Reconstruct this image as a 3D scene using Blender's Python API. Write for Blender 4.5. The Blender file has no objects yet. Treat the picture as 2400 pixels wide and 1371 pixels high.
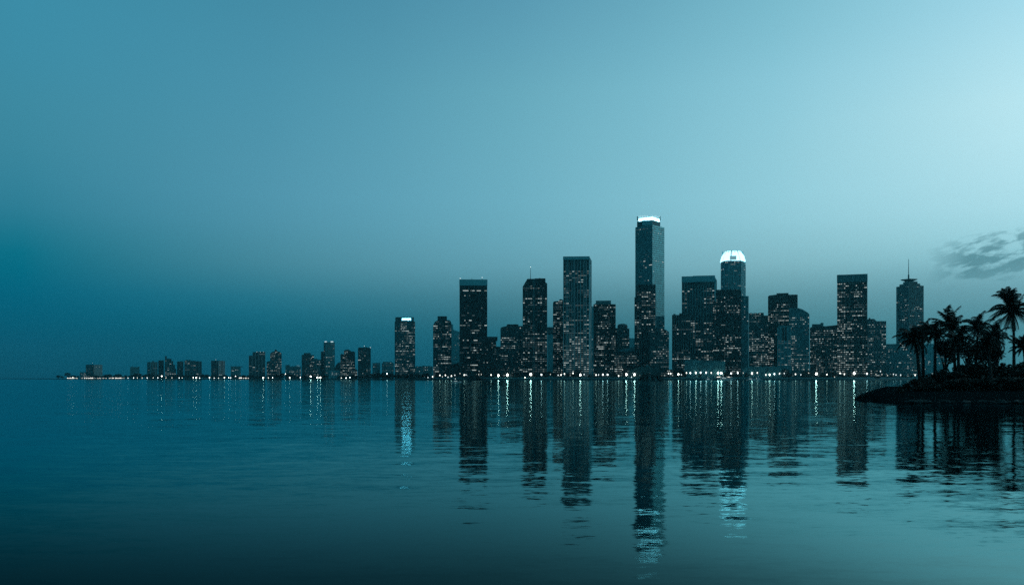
import bpy, bmesh, math, random
import numpy as np
from mathutils import Vector, Matrix
random.seed(7); RNG = np.random.default_rng(11)
S = bpy.context.scene
COL = S.collection
R = math.radians

# ------------------------------------------------------------------ camera
F = 2400*32/36.0           # focal length in pixels of the 2400 px wide photograph
HZ = 887.0                 # row of the horizon
HC = 2.5                   # eye height above the water
cam = bpy.data.cameras.new('camera'); cam.lens = 32; cam.sensor_width = 36
cam.shift_y = (HZ-685.5)/2400.0; cam.clip_start = 0.1; cam.clip_end = 40000
camo = bpy.data.objects.new('camera', cam); COL.objects.link(camo)
camo.location = (0, 0, HC); camo.rotation_euler = (R(90), 0, 0)
S.camera = camo

# ------------------------------------------------------------------ sky
S.view_settings.view_transform = 'Standard'; S.view_settings.look = 'None'
S.view_settings.exposure = 0; S.view_settings.gamma = 1
def lin(h):
    c = [int(h[i:i+2], 16)/255 for i in (0, 2, 4)]
    return np.array([v/12.92 if v <= .04045 else ((v+.055)/1.055)**2.4 for v in c])
def pchip(xs, ys, q):
    xs = np.array(xs, float); ys = np.array(ys, float); h = np.diff(xs); d = np.diff(ys)/h
    m = np.zeros(len(xs)); m[0], m[-1] = d[0], d[-1]
    for i in range(1, len(xs)-1):
        if d[i-1]*d[i] > 0:
            w1, w2 = 2*h[i]+h[i-1], h[i]+2*h[i-1]; m[i] = (w1+w2)/(w1/d[i-1]+w2/d[i])
    q = np.clip(q, xs[0], xs[-1]); i = np.clip(np.searchsorted(xs, q)-1, 0, len(xs)-2); t = (q-xs[i])/h[i]
    return ((2*t**3-3*t*t+1)*ys[i]+(t**3-2*t*t+t)*h[i]*m[i]+(-2*t**3+3*t*t)*ys[i+1]+(t**3-t*t)*h[i]*m[i+1])
SKY = {   # column of sky: image column -> rows and colours measured there, then the part above the frame by elevation
 50:   ([22, 252, 452, 602, 690, 762, 872, 887], '3c8ca6 3d89a0 328097 0a6d83 04627a 045b71 045164 034e61', '236a82', '17495c'),
 630:  ([22, 252, 452, 602, 722, 802, 887], '458ca5 4c92aa 5094ab 45879a 1b6b80 0b596c 075062', '2a6f86', '17495c'),
 1180: ([22, 252, 452, 602, 722, 800, 887], '5899b1 66a8bb 6aabbe 629fb0 3b7685 1c5f6f 0d5060', '35748c', '17495c'),
 1830: ([22, 252, 452, 602, 702, 790, 887], '7cbbcd 8dc8d8 91cad8 80b6c2 588e9a 35707c 225c69', '4c90a6', '17495c'),
 2360: ([22, 252, 452, 560, 640, 690, 781, 887], 'a2d7e7 b5e2ec abdbe6 98cdd8 76abb7 6397a3 437d88 336b77', '6fb0c4', '17495c')}
EL = np.array([0, .6, 1.2, 2, 3, 4, 5, 6, 7, 8, 9.5, 11, 13, 15, 17.5, 20, 23, 27, 32, 40, 55, 90.])
cols = []
for px, (ys, hx, up, zen) in SKY.items():
    a = math.atan((px-1200)/F)
    e = [math.degrees(math.atan((HZ-y)/F*math.cos(a))) for y in ys]
    c = [lin(h) for h in hx.split()]
    e, c = e[::-1], c[::-1]
    e += [38., 90.]; c += [lin(up), lin(zen)]
    cols.append((math.degrees(a), np.array([pchip(e, [k[j] for k in c], EL) for j in range(3)]).T))
AZ = np.array([c[0] for c in cols]); TAB = np.array([c[1] for c in cols])
# the haze built below dims the low sky and adds its own light: allow for it here
TR = np.array([math.exp(-4.5e-5*min(328/max(math.sin(R(e)), .03), 9000)) for e in EL])[None, :, None]
TAB = np.maximum((TAB-(1-TR)*np.array([.011, .11, .14]))/TR, .0003)
az = [-28.3, -22, -15, -8, 0, 8, 16, 22, 28.5]
full = []
for a in az:
    full.append((a, np.array([[float(pchip(AZ, TAB[:, i, j], np.array(a))) for j in range(3)] for i in range(len(EL))])))
L, Rr = full[0][1], full[-1][1]
dark = np.array([lin('1f5563')*(1+.5*math.sin(R(e))) for e in EL])
full = [(-180, dark), (-110, dark*.9), (-60, .35*dark+.5*L)] + full + [(55, Rr*1.5), (85, Rr*1.3), (125, .4*Rr+.5*dark), (180, dark)]

W = bpy.data.worlds.new('World'); S.world = W; W.use_nodes = True
nt = W.node_tree; nt.nodes.clear()
def N(t, **k):
    n = nt.nodes.new(t)
    for a, v in k.items(): setattr(n, a, v)
    return n
def M(op, a, b=None, c=None, clamp=False):
    n = N('ShaderNodeMath', operation=op, use_clamp=clamp)
    for i, v in enumerate((a, b, c)):
        if v is None: continue
        if isinstance(v, (int, float)): n.inputs[i].default_value = v
        else: nt.links.new(v, n.inputs[i])
    return n.outputs[0]
tc = N('ShaderNodeTexCoord'); sx = N('ShaderNodeSeparateXYZ'); nt.links.new(tc.outputs['Generated'], sx.inputs[0])
AZO = M('MULTIPLY', M('ARCTAN2', sx.outputs[0], sx.outputs[1]), 180/math.pi)
ELO = M('MULTIPLY', M('ARCSINE', sx.outputs[2]), 180/math.pi)
# the ramp stores elevation as the square root of e/90, so the low sky keeps its detail
RP = M('SQRT', M('DIVIDE', M('MAXIMUM', ELO, 0.0), 90.0))
prev = None
for i, (a, tab) in enumerate(full):
    r = N('ShaderNodeValToRGB'); el = r.color_ramp.elements
    while len(el) > 1: el.remove(el[-1])
    for k, e in enumerate(EL):
        p = math.sqrt(e/90)
        q = el[0] if k == 0 else el.new(p)
        q.position = p; q.color = (*[float(v) for v in tab[k]], 1)
    nt.links.new(RP, r.inputs[0])
    if prev is None: prev = r.outputs[0]; pa = a; continue
    f = M('DIVIDE', M('SUBTRACT', AZO, pa), a-pa, clamp=True)
    mx = N('ShaderNodeMix', data_type='RGBA'); nt.links.new(f, mx.inputs[0]); nt.links.new(prev, mx.inputs[6]); nt.links.new(r.outputs[0], mx.inputs[7])
    prev = mx.outputs[2]; pa = a
# the streaky evening cloud low in the bright side of the sky
cv = N('ShaderNodeCombineXYZ'); nt.links.new(M('MULTIPLY', AZO, .5), cv.inputs[0])
nt.links.new(M('SUBTRACT', M('MULTIPLY', ELO, 1.35), M('MULTIPLY', AZO, .3)), cv.inputs[1])
nz = N('ShaderNodeTexNoise'); nz.inputs['Scale'].default_value = 1.5; nz.inputs['Detail'].default_value = 7; nz.inputs['Roughness'].default_value = .58
nz.inputs['Distortion'].default_value = .25
nt.links.new(cv.outputs[0], nz.inputs['Vector'])
cen = M('ADD', 6.35, M('MULTIPLY', M('SUBTRACT', AZO, 25), .13))
band = M('SUBTRACT', 1.0, M('POWER', M('DIVIDE', M('ABSOLUTE', M('SUBTRACT', ELO, cen)), 1.45), 2.0), clamp=True)
side = M('MULTIPLY', M('DIVIDE', M('SUBTRACT', AZO, 24.4), 2.2, clamp=True), M('DIVIDE', M('SUBTRACT', 60, AZO), 12.0, clamp=True))
cm = M('MULTIPLY', M('DIVIDE', M('SUBTRACT', M('ADD', nz.outputs[0], M('MULTIPLY', band, .16)), .535), .13, clamp=True), M('MULTIPLY', side, M('POWER', band, .5)))
mx = N('ShaderNodeMix', data_type='RGBA'); nt.links.new(M('MULTIPLY', cm, .85), mx.inputs[0]); nt.links.new(prev, mx.inputs[6])
mx.inputs[7].default_value = (*lin('548792'), 1); prev = mx.outputs[2]
bg = N('ShaderNodeBackground'); nt.links.new(prev, bg.inputs[0]); bg.inputs[1].default_value = 1
wo = N('ShaderNodeOutputWorld'); nt.links.new(bg.outputs[0], wo.inputs[0])

# afterglow: the sun has just gone down beyond the bright side of the sky
sun = bpy.data.lights.new('sun', 'SUN'); sun.energy = .12; sun.angle = R(25); sun.color = (.75, .95, 1)
suno = bpy.data.objects.new('sun', sun); COL.objects.link(suno)
suno.rotation_euler = Vector((-math.sin(R(68)), -math.cos(R(68)), -.22)).to_track_quat('-Z', 'Y').to_euler()

# ------------------------------------------------------------------ helpers
class MB:
    def __init__(s): s.v = []; s.f = []; s.m = []
    def quad(s, pts, m=0):
        b = len(s.v); s.v += [tuple(p) for p in pts]; s.f.append(tuple(range(b, b+len(pts)))); s.m.append(m)
    def prism(s, poly, vec, m=0):        # closed polygon of 3D points swept along vec
        b = len(s.v); n = len(poly); vec = Vector(vec)
        s.v += [tuple(p) for p in poly] + [tuple(Vector(p)+vec) for p in poly]
        s.f.append(tuple(range(b, b+n))); s.f.append(tuple(range(b+2*n-1, b+n-1, -1)))
        for i in range(n): s.f.append((b+i, b+n+i, b+n+(i+1) % n, b+(i+1) % n))
        s.m += [m]*(n+2)
    def box(s, o, u, w, n, d, z0, z1, m=0):   # o corner at u=0; u along width w; n outward depth d
        o = Vector(o); u = Vector(u); n = Vector(n)
        p = [o, o+u*w, o+u*w+n*d, o+n*d]
        s.prism([(q.x, q.y, z0) for q in p], (0, 0, z1-z0), m)
    def lathe(s, c, prof, seg=12, m=0):
        b = len(s.v)
        for r, z in prof:
            for k in range(seg):
                a = 2*math.pi*k/seg; s.v.append((c[0]+r*math.cos(a), c[1]+r*math.sin(a), c[2]+z))
        for i in range(len(prof)-1):
            for k in range(seg):
                k2 = (k+1) % seg
                s.f.append((b+i*seg+k, b+i*seg+k2, b+(i+1)*seg+k2, b+(i+1)*seg+k)); s.m.append(m)
        s.f.append(tuple(b+k for k in range(seg))[::-1]); s.f.append(tuple(b+(len(prof)-1)*seg+k for k in range(seg))); s.m += [m, m]
    def tube(s, pts, rad, seg=8, m=0):
        b = len(s.v); n = len(pts)
        for i, p in enumerate(pts):
            p = Vector(p); q = Vector(pts[min(i+1, n-1)])-Vector(pts[max(i-1, 0)]); q.normalize()
            a = q.orthogonal().normalized(); c = q.cross(a)
            r = rad[i] if hasattr(rad, '__len__') else rad
            for k in range(seg):
                t = 2*math.pi*k/seg; s.v.append(tuple(p+a*r*math.cos(t)+c*r*math.sin(t)))
        for i in range(n-1):
            for k in range(seg):
                k2 = (k+1) % seg; s.f.append((b+i*seg+k, b+i*seg+k2, b+(i+1)*seg+k2, b+(i+1)*seg+k)); s.m.append(m)
    def mesh(s, name, mats, outward=False):
        me = bpy.data.meshes.new(name); me.from_pydata(s.v, [], s.f)
        if outward:
            b = bmesh.new(); b.from_mesh(me); bmesh.ops.recalc_face_normals(b, faces=b.faces); b.to_mesh(me); b.free()
        for x in mats: me.materials.append(x)
        me.polygons.foreach_set('material_index', s.m); me.update(); return me
    def build(s, name, mats, parent=None):
        return link(name, s.mesh(name, mats if isinstance(mats, (list, tuple)) else [mats]), parent)
def link(name, me, parent=None):
    o = bpy.data.objects.new(name, me); COL.objects.link(o)
    if parent is not None: o.parent = parent
    return o
def tag(o, label=None, cat=None, group=None, kind=None):
    if label: o['label'] = label
    if cat: o['category'] = cat
    if group: o['group'] = group
    if kind: o['kind'] = kind
    return o
def thing(name, label, cat, loc=(0, 0, 0), group=None):
    o = bpy.data.objects.new(name, None); COL.objects.link(o); o.location = loc
    return tag(o, label, cat, group)
def gx(px, D): return (px-1200)/F*D
def gz(py, D): return HC+(HZ-py)/F*D

# ------------------------------------------------------------------ materials
def mat(name):
    m = bpy.data.materials.new(name); m.use_nodes = True; t = m.node_tree
    return m, t, t.nodes['Principled BSDF']
def surf(name, col, rough=.6, spec=.4, vary=.25, cell=None, noise=.15, metal=0):
    m, t, b = mat(name)
    b.inputs['Roughness'].default_value = rough; b.inputs['Specular IOR Level'].default_value = spec; b.inputs['Metallic'].default_value = metal
    col = col if hasattr(col, '__len__') else (col, col, col)
    g = t.nodes.new('ShaderNodeNewGeometry')
    if cell:      # every pane or panel has its own slight tone
        v = t.nodes.new('ShaderNodeVectorMath'); v.operation = 'DIVIDE'; v.inputs[1].default_value = cell
        t.links.new(g.outputs['Position'], v.inputs[0])
        fl = t.nodes.new('ShaderNodeVectorMath'); fl.operation = 'FLOOR'; t.links.new(v.outputs[0], fl.inputs[0])
        w = t.nodes.new('ShaderNodeTexWhiteNoise'); t.links.new(fl.outputs[0], w.inputs['Vector']); out = w.outputs['Value']
    else:
        w = t.nodes.new('ShaderNodeTexNoise'); w.inputs['Scale'].default_value = noise; w.inputs['Detail'].default_value = 5
        t.links.new(g.outputs['Position'], w.inputs['Vector']); out = w.outputs[0]
    r = t.nodes.new('ShaderNodeMapRange'); r.inputs[3].default_value = 1-vary; r.inputs[4].default_value = 1+vary
    t.links.new(out, r.inputs[0])
    x = t.nodes.new('ShaderNodeVectorMath'); x.operation = 'SCALE'; x.inputs[0].default_value = col
    t.links.new(r.outputs[0], x.inputs['Scale']); t.links.new(x.outputs[0], b.inputs['Base Color'])
    return m
def glow(name, col, st, sample=True):
    m, t, b = mat(name)
    b.inputs['Base Color'].default_value = (.05, .05, .05, 1)
    b.inputs['Emission Color'].default_value = (*col, 1); b.inputs['Emission Strength'].default_value = st
    if not sample: m.cycles.emission_sampling = 'NONE'
    return m
def tint(v): return (v*.2, v*.9, v)
CELL = (3.1, 3.1, 3.8)
GLASS = {
 'black': surf('black_glass', tint(.02), .22, .4, .6, CELL),
 'dark':  surf('dark_glass', tint(.075), .25, .5, .5, CELL, metal=.15),
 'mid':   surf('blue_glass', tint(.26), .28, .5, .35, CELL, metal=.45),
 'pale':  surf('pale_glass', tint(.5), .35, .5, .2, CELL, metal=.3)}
TRIM = {
 'black': surf('black_metal', tint(.03), .5), 'dark': surf('dark_stone', tint(.1), .7),
 'mid': surf('grey_concrete', tint(.26), .75), 'pale': surf('pale_concrete', tint(.55), .75),
 'white': surf('white_mullion', (.5, .72, .75), .6)}
WARM, COOL = (.8, 1, .96), (.55, .9, 1)
LIT = [glow('window_light_dim', COOL, .05, False), glow('window_light_cool', (.68, .95, 1), .09, False),
       glow('window_light_warm', WARM, .18, False), glow('window_light_bright', (.86, 1, .97), .5, False)]
FOL_FAR = surf('shore_foliage', (.012, .022, .02), .8, .2, .5, noise=.6)
FOL = surf('island_foliage', (.012, .024, .018), .6, .2, .6, noise=2.)
BARK = surf('bark', (.03, .035, .033), .9, .2, .4, noise=3.)

# ------------------------------------------------------------------ water
def water_material():
    m, t, b = mat('water')
    nn, lk = t.nodes.new, t.links.new
    g = nn('ShaderNodeNewGeometry')
    def slope(scale, sy, amp, det, off):
        mp = nn('ShaderNodeMapping'); mp.inputs['Scale'].default_value = (scale/sy, scale, scale); mp.inputs['Location'].default_value = off
        mp.inputs['Rotation'].default_value = (0, 0, off[2])
        lk(g.outputs['Position'], mp.inputs[0])
        n = nn('ShaderNodeTexNoise'); n.inputs['Scale'].default_value = 1; n.inputs['Detail'].default_value = det; n.inputs['Roughness'].default_value = .5
        lk(mp.outputs[0], n.inputs['Vector'])
        s = nn('ShaderNodeVectorMath'); s.operation = 'SUBTRACT'; lk(n.outputs['Color'], s.inputs[0]); s.inputs[1].default_value = (.5, .5, .5)
        k = nn('ShaderNodeVectorMath'); k.operation = 'MULTIPLY'; lk(s.outputs[0], k.inputs[0]); k.inputs[1].default_value = (amp*.8, amp, 0)
        return k.outputs[0]
    parts = [slope(3.1, 2.6, .055, 2, (3, 7, .12)), slope(.95, 2.4, .042, 2, (11, 5, -.2)), slope(.16, 1.8, .02, 1, (1, 9, .3)), slope(11, 2.2, .045, 1, (0, 2, .05))]
    acc = parts[0]
    for p in parts[1:]:
        a = nn('ShaderNodeVectorMath'); lk(acc, a.inputs[0]); lk(p, a.inputs[1]); acc = a.outputs[0]
    a = nn('ShaderNodeVectorMath'); lk(acc, a.inputs[0]); a.inputs[1].default_value = (0, 0, 1)
    nrm = nn('ShaderNodeVectorMath'); nrm.operation = 'NORMALIZE'; lk(a.outputs[0], nrm.inputs[0])
    # near left water: a little rougher, with a painted-in darkening of its reflection
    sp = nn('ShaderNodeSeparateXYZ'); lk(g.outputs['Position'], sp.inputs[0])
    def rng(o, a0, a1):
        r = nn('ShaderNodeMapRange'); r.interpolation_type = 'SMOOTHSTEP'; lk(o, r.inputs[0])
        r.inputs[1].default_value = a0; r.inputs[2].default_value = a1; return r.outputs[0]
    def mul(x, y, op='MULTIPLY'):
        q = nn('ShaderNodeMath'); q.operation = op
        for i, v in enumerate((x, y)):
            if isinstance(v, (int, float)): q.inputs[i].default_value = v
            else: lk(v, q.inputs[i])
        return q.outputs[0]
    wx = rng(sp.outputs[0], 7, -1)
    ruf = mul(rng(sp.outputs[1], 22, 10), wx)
    refl_dim = mul(mul(mul(mul(sp.outputs[1], 10.5, 'MAXIMUM'), -3.0, 'POWER'), 470), wx)
    # shade put in by position: tilting only the Fresnel normal dims the mirrored sky
    iv = nn('ShaderNodeVectorMath'); iv.operation = 'SCALE'; lk(g.outputs['Incoming'], iv.inputs[0]); lk(refl_dim, iv.inputs['Scale'])
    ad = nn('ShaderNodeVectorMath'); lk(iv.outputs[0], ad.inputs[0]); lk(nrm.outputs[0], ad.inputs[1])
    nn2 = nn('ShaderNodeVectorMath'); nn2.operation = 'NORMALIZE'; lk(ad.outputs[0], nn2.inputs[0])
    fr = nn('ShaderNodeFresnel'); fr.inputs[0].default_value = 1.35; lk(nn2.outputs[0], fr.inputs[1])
    gl = nn('ShaderNodeBsdfGlossy'); gl.distribution = 'BECKMANN'; gl.inputs['Color'].default_value = (.48, 1, 1.04, 1); lk(nrm.outputs[0], gl.inputs['Normal'])
    lk(mul(mul(rng(sp.outputs[1], 30, 80), .05), mul(mul(ruf, .04), .055, 'ADD'), 'ADD'), gl.inputs['Roughness'])   # calm inshore, breeze farther out
    df = nn('ShaderNodeBsdfDiffuse'); df.inputs[0].default_value = (.0008, .006, .009, 1)
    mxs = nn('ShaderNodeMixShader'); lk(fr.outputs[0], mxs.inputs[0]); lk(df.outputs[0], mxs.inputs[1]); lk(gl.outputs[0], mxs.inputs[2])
    lk(mxs.outputs[0], t.nodes['Material Output'].inputs[0]); t.nodes.remove(b)
    return m
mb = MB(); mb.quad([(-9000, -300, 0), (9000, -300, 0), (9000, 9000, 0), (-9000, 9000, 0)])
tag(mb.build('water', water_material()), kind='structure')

# ------------------------------------------------------------------ the far shore
ZG = 2.2
SHORE = [(128, 3500), (200, 3300), (300, 3150), (400, 2950), (500, 2750), (600, 2550), (700, 2350), (800, 2120), (870, 1950), (940, 1750), (1000, 1500), (1040, 1410),
         (1200, 1385), (1350, 1378), (1500, 1370), (1750, 1365), (2000, 1375), (2100, 1430), (2250, 1500), (2420, 1600), (2700, 1800)]
def shoreD(px):
    return float(np.interp(px, [s[0] for s in SHORE], [s[1] for s in SHORE]))
front = [(gx(p, d), d) for p, d in SHORE]
ridge = MB()
poly = [(x, y, -.5) for x, y in front] + [(4200, 6000, -.5), (-3500, 6000, -.5)]
ridge.prism(poly, (0, 0, ZG+.5))
tag(ridge.build('shore', surf('shore_ground', (.02, .035, .035), .9, .2, .4, noise=.05)), kind='structure')
def strip_wall(name, m, z0, z1, off, th, rng=None):
    w = MB()
    pts = [(gx(p, shoreD(p)+off), shoreD(p)+off) for p in np.linspace(rng[0], rng[1], 60)]
    for (x0, y0), (x1, y1) in zip(pts, pts[1:]):
        w.prism([(x0, y0, z0), (x1, y1, z0), (x1, y1+th, z0), (x0, y0+th, z0)], (0, 0, z1-z0))
    return w.build(name, m)
tag(strip_wall('seawall', TRIM['dark'], -.6, 2.6, -1.6, 1.5, (300, 2440)), 'long dark stone seawall running along the foot of the far shore', 'seawall')
tag(strip_wall('promenade_wall', TRIM['mid'], 2.19, 4.3, 6, .6, (1005, 2160)), 'low grey promenade wall above the seawall below the city towers', 'wall')

# ------------------------------------------------------------------ buildings
class Face:       # one visible side of a building
    def __init__(s, o, u, n, w, top, bays=None):
        s.o, s.u, s.n, s.w, s.top = Vector(o), Vector(u), Vector(n), w, top
def relief(m, fc, style, fh, bw, ms):
    """ledges per storey and fins per bay, standing proud of the face"""
    hmax = max(fc.top(t*fc.w) for t in np.linspace(.01, .99, 25))
    us = np.linspace(0, fc.w, 60)
    tops = np.array([fc.top(u) for u in us])
    if 'h' in style:
        z = ZG+fh
        while z < hmax-1:
            ok = us[tops > z+.6]
            if len(ok) > 1:
                m.box(fc.o+fc.u*ok[0], fc.u, ok[-1]-ok[0], fc.n, .35, z-.55, z+.35, ms)
            z += fh
    if 'v' in style:
        n = max(2, round(fc.w/bw)); d = fc.w/n
        for i in range(n+1):
            u = min(max(i*d, .3), fc.w-.3)
            tp = min(fc.top(max(u-.3, .01)), fc.top(min(u+.3, fc.w-.01)))
            m.box(fc.o+fc.u*(u-.3), fc.u, .6, fc.n, .55, ZG, tp-.4, ms)
def unit_window(k):
    m = MB(); m.box((-.5, 0, 0), (1, 0, 0), 1, (0, -1, 0), 1, -.5, .5); return m.mesh('lit_window', [LIT[k]])
UNITW = [unit_window(k) for k in range(4)]
def windows(parent, faces, dens, fh, bw, rng, seed, rows=(), z0=None, z1=None, bright=1.0, cap=100, run=.35):
    r = random.Random(seed); L = []; dens *= 2.0
    for fc in faces:
        n = max(2, round(fc.w/bw)); d = fc.w/n
        hm = max(fc.top(t*fc.w) for t in (.1, .3, .5, .7, .9)); nf = int((hm-ZG)/fh)
        blk = [[r.random() for _ in range(n//5+2)] for _ in range(nf//7+2)]
        off = r.randrange(4); stair = r.randrange(n) if dens > .1 and r.random() < .4 else -1
        for j in range(1, nf):
            z = ZG+j*fh
            if (z0 and z < z0) or (z1 and z > z1): continue
            lo = 1.0-.55*j/nf
            rf = r.choice((.15, .3, .5, .8, 1., 1.6, 2.4))*(.65+.7*lo)
            k = 0
            while k < n:
                b = blk[j//7][(k+off)//5]
                p = dens*rf*(.08+2.9*b*b)
                if k == stair and j % 9: p = max(p, .5)
                for (ra, rb, rp) in rows:
                    if ra <= z < rb: p = max(p, rp)
                if r.random() < p and fc.top((k+.5)*d) > z+fh*.9 and fc.top(min((k+1)*d, fc.w-.05)) > z+fh*.9:
                    ln = 1
                    while k+ln < n and r.random() < run and ln < 5 and fc.top((k+ln+.5)*d) > z+fh*.9: ln += 1
                    q = r.random()*(1.25 if p > dens*1.2 else 1)*bright
                    lv = 0 if q < .4 else 1 if q < .68 else 2 if q < .94 else 3
                    w = ln*d-d*r.uniform(.3, .45); h = fh*r.choice((.28, .32, .38))
                    c = fc.o+fc.u*(k*d+ln*d/2)+fc.n*.02
                    L.append((w*h*(1, 1.3, 2.4, 4.5)[lv], lv, c, fc.u, fc.n, w, h, z+fh*.5))
                    k += ln
                else: k += 1
    L.sort(key=lambda a: -a[0])
    for (_, lv, c, u, n, w, h, z) in L[:cap]:
        o = link('lit_window', UNITW[lv], parent)
        o.matrix_local = Matrix.Translation((c.x, c.y, z)) @ Matrix(((u.x, -n.x, 0, 0), (u.y, -n.y, 0, 0), (0, 0, 1, 0), (0, 0, 0, 1))) @ Matrix.Diagonal((w, .12, h, 1))
    if L[cap:]:
        m = MB()
        for (_, lv, c, u, n, w, h, z) in L[cap:]: m.box(c-u*(w/2), u, w, n, .12, z-h/2, z+h/2, lv)
        tag(m.build('small_lit_window', LIT, parent), kind='stuff')
    return len(L)
FRONTS = []
def frame_at(xc, D):
    a = math.atan((xc-1200)/F); return Vector((gx(xc, D), D, 0)), Vector((math.cos(a), -math.sin(a), 0)), Vector((math.sin(a), math.cos(a), 0))
def on_plane(px, C, t):
    k = (px-1200)/F; return (k*C.y-C.x)/(t.x-k*t.y)
def profile(outline, D, m, ms, depth=None, zb=None, xc=None):
    """extrude a front outline, given as image columns and rows, straight back from distance D"""
    xc = xc or (outline[0][0]+outline[-1][0])/2
    C, t, r = frame_at(xc, D)
    P = []
    for px, py in outline:
        s = on_plane(px, C, t); P.append((s, gz(py, C.y+s*t.y)))
    zb = ZG-.3 if zb is None else zb
    W = P[-1][0]-P[0][0]; depth = depth or max(8, min(W, 42))
    ring = [(P[0][0], zb)]+P+[(P[-1][0], zb)]
    m.prism([C+t*s+Vector((0, 0, z)) for s, z in ring][::-1], r*depth, ms)
    s0 = P[0][0]
    def top(u):
        best = 0
        for (a, za), (b, zb2) in zip(P, P[1:]):
            if b-a > 1e-6 and a-1e-6 <= u+s0 <= b+1e-6:
                best = max(best, za+(zb2-za)*(u+s0-a)/(b-a))
        return best
    return Face(C+t*s0, t, -r, W, top), C, t, r
def corner_box(xl, xm, xr, ytop, D, m, ms, zb=None, back=None):
    """a square tower seen across its corner: image columns of its two outer edges and of the near edge"""
    C, t, r = frame_at(xm, D)
    ph = math.atan2(xr-xm, xm-xl)
    Ld = -t*math.cos(ph)+r*math.sin(ph); Rd = t*math.sin(ph)+r*math.cos(ph)
    def reach(px, d):
        k = (px-1200)/F; return (k*C.y-C.x)/(d.x-k*d.y)
    wl, wr = reach(xl, Ld), reach(xr, Rd)
    if xr-xm < 8: wr = min(wr, 60)
    z = gz(ytop, D); zb = ZG-.3 if zb is None else zb
    p = [C, C+Rd*wr, C+Rd*wr+Ld*wl, C+Ld*wl]
    m.prism([(q.x, q.y, zb) for q in p], (0, 0, z-zb), ms)
    return [Face(C+Ld*wl, -Ld, -Rd, wl, lambda u: z), Face(C, Rd, -Ld, wr, lambda u: z)], C, z
def pbox(x0, x1, y0, y1, D, depth, name, m, parent):      # a box part facing the viewer: columns x0-x1, rows y0 (top) to y1
    b = MB(); C, t, r = frame_at((x0+x1)/2, D)
    s0, s1 = on_plane(x0, C, t), on_plane(x1, C, t)
    b.box(C+t*s0, t, s1-s0, r, depth, gz(y1, D), gz(y0, D)); return b.build(name, m, parent)
def mast(px, y0, y1, D, r, parent, tip=None, name='antenna'):
    b = MB(); x = gx(px, D); z0, z1 = gz(y1, D), gz(y0, D)
    b.tube([(x, D, z0), (x, D, z0+(z1-z0)*.5), (x, D, z1)], [r, r*.7, r*.4], 6); o = b.build(name, TRIM['dark'], parent)
    if tip:
        q = MB(); q.lathe((x, D, z1), [(.05, 0), (.5, .3), (.5, 1.0), (.05, 1.3)], 8); q.build('beacon', tip, o)
    return o
BEACON = glow('beacon_light', (.8, 1, 1), 1.6)
ROOFL = glow('roof_light', (.75, .95, 1), .9)
nb = 0
def tower(name, label, short, out, D, glass='dark', trim='dark', style='hv', dens=.12, fh=3.4, bw=2.5, depth=None, rows=(), zr=(None, None),
          bright=1., box=None, pent=(), cat='building', cap=100, front=True, run=.12):
    """out: outline for a front-on building, or box=(xl, xm, xr, ytop) for one seen across its corner"""
    global nb; nb += 1
    xs = (box[0], box[2]) if box else (out[0][0], out[-1][0])
    xc = (xs[0]+xs[1])/2
    t = thing(name, label, cat)
    m = MB()
    if box: faces, C, z = corner_box(*box, D, m, 0)
    else:
        fc, C, tt, r = profile(out, D, m, 0, depth); faces = [fc]
    for fc in faces: relief(m, fc, style, fh, bw, 1)
    m.build('wall', [GLASS[glass], TRIM[trim]], t)
    for p in pent:            # (x0, x1, ytop, ybase, material)
        pbox(p[0], p[1], p[2], p[3]+.4, D+5, min(25, (p[1]-p[0])/F*D), p[5] if len(p) > 5 else 'roof_penthouse', TRIM[p[4]], t)
    rp = random.Random(nb*13+1)
    if not box and out and xs[1]-xs[0] > 22:
        px_ = xs[0]+3
        while px_ < xs[1]-6:
            w_ = rp.uniform(2.5, 6); q_ = faces[0]; uu = (px_+w_/2-xs[0])/(xs[1]-xs[0])*q_.w
            zt_ = min(q_.top(max(.1, uu-w_*.35)), q_.top(uu), q_.top(min(q_.w-.1, uu+w_*.35)))
            if rp.random() < .4 and zt_ > 5:
                C_, t_, r_ = frame_at(px_+w_/2, D+9); hw = w_/2/F*D; b_ = MB()
                b_.box(C_-t_*hw, t_, hw*2, r_, 6, zt_-.3, zt_+rp.uniform(1.0, 2.4)); b_.build('roof_plant', TRIM[rp.choice(('black', 'dark', 'mid'))], t)
            px_ += w_+rp.uniform(2, 9)
    if dens > 0:
        zz = [gz(y, D) if y else None for y in zr]
        rr = [(gz(b, D), gz(a, D), p) for a, b, p in rows]
        windows(t, faces, dens, fh, bw, None, nb, rr, zz[0], zz[1], bright, cap, run)
    if front: FRONTS.append((xs[0], xs[1], short, D))
    return t, faces, C

exec_far = True
# --- the low far end of the shoreline
A, OT, LB, HB = 'apartment_block', 'office_tower', 'low_building', 'hotel_block'
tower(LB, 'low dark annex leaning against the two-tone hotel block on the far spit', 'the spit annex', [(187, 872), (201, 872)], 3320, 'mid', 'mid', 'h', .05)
t, *_ = tower(HB, 'two-tone hotel block, dark and pale halves, alone near the tip of the spit', 'the two-tone spit hotel', None, 3300, 'dark', 'mid', 'h', .05, box=(201, 220, 240, 854.3))
mast(217, 851.5, 855, 3305, .8, t, BEACON, 'roof_mast')
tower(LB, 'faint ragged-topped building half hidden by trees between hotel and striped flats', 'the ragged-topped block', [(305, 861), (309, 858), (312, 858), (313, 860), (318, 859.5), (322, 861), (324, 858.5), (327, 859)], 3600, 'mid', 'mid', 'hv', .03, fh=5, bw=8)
tower(A, 'first striped apartment block of the far cluster, short with a bright ribbed side', 'the short ribbed flats', None, 3120, 'dark', 'pale', 'v', .04, bw=8, box=(345, 353, 369.5, 848), pent=[(356, 361, 845.5, 848, 'mid')])
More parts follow.
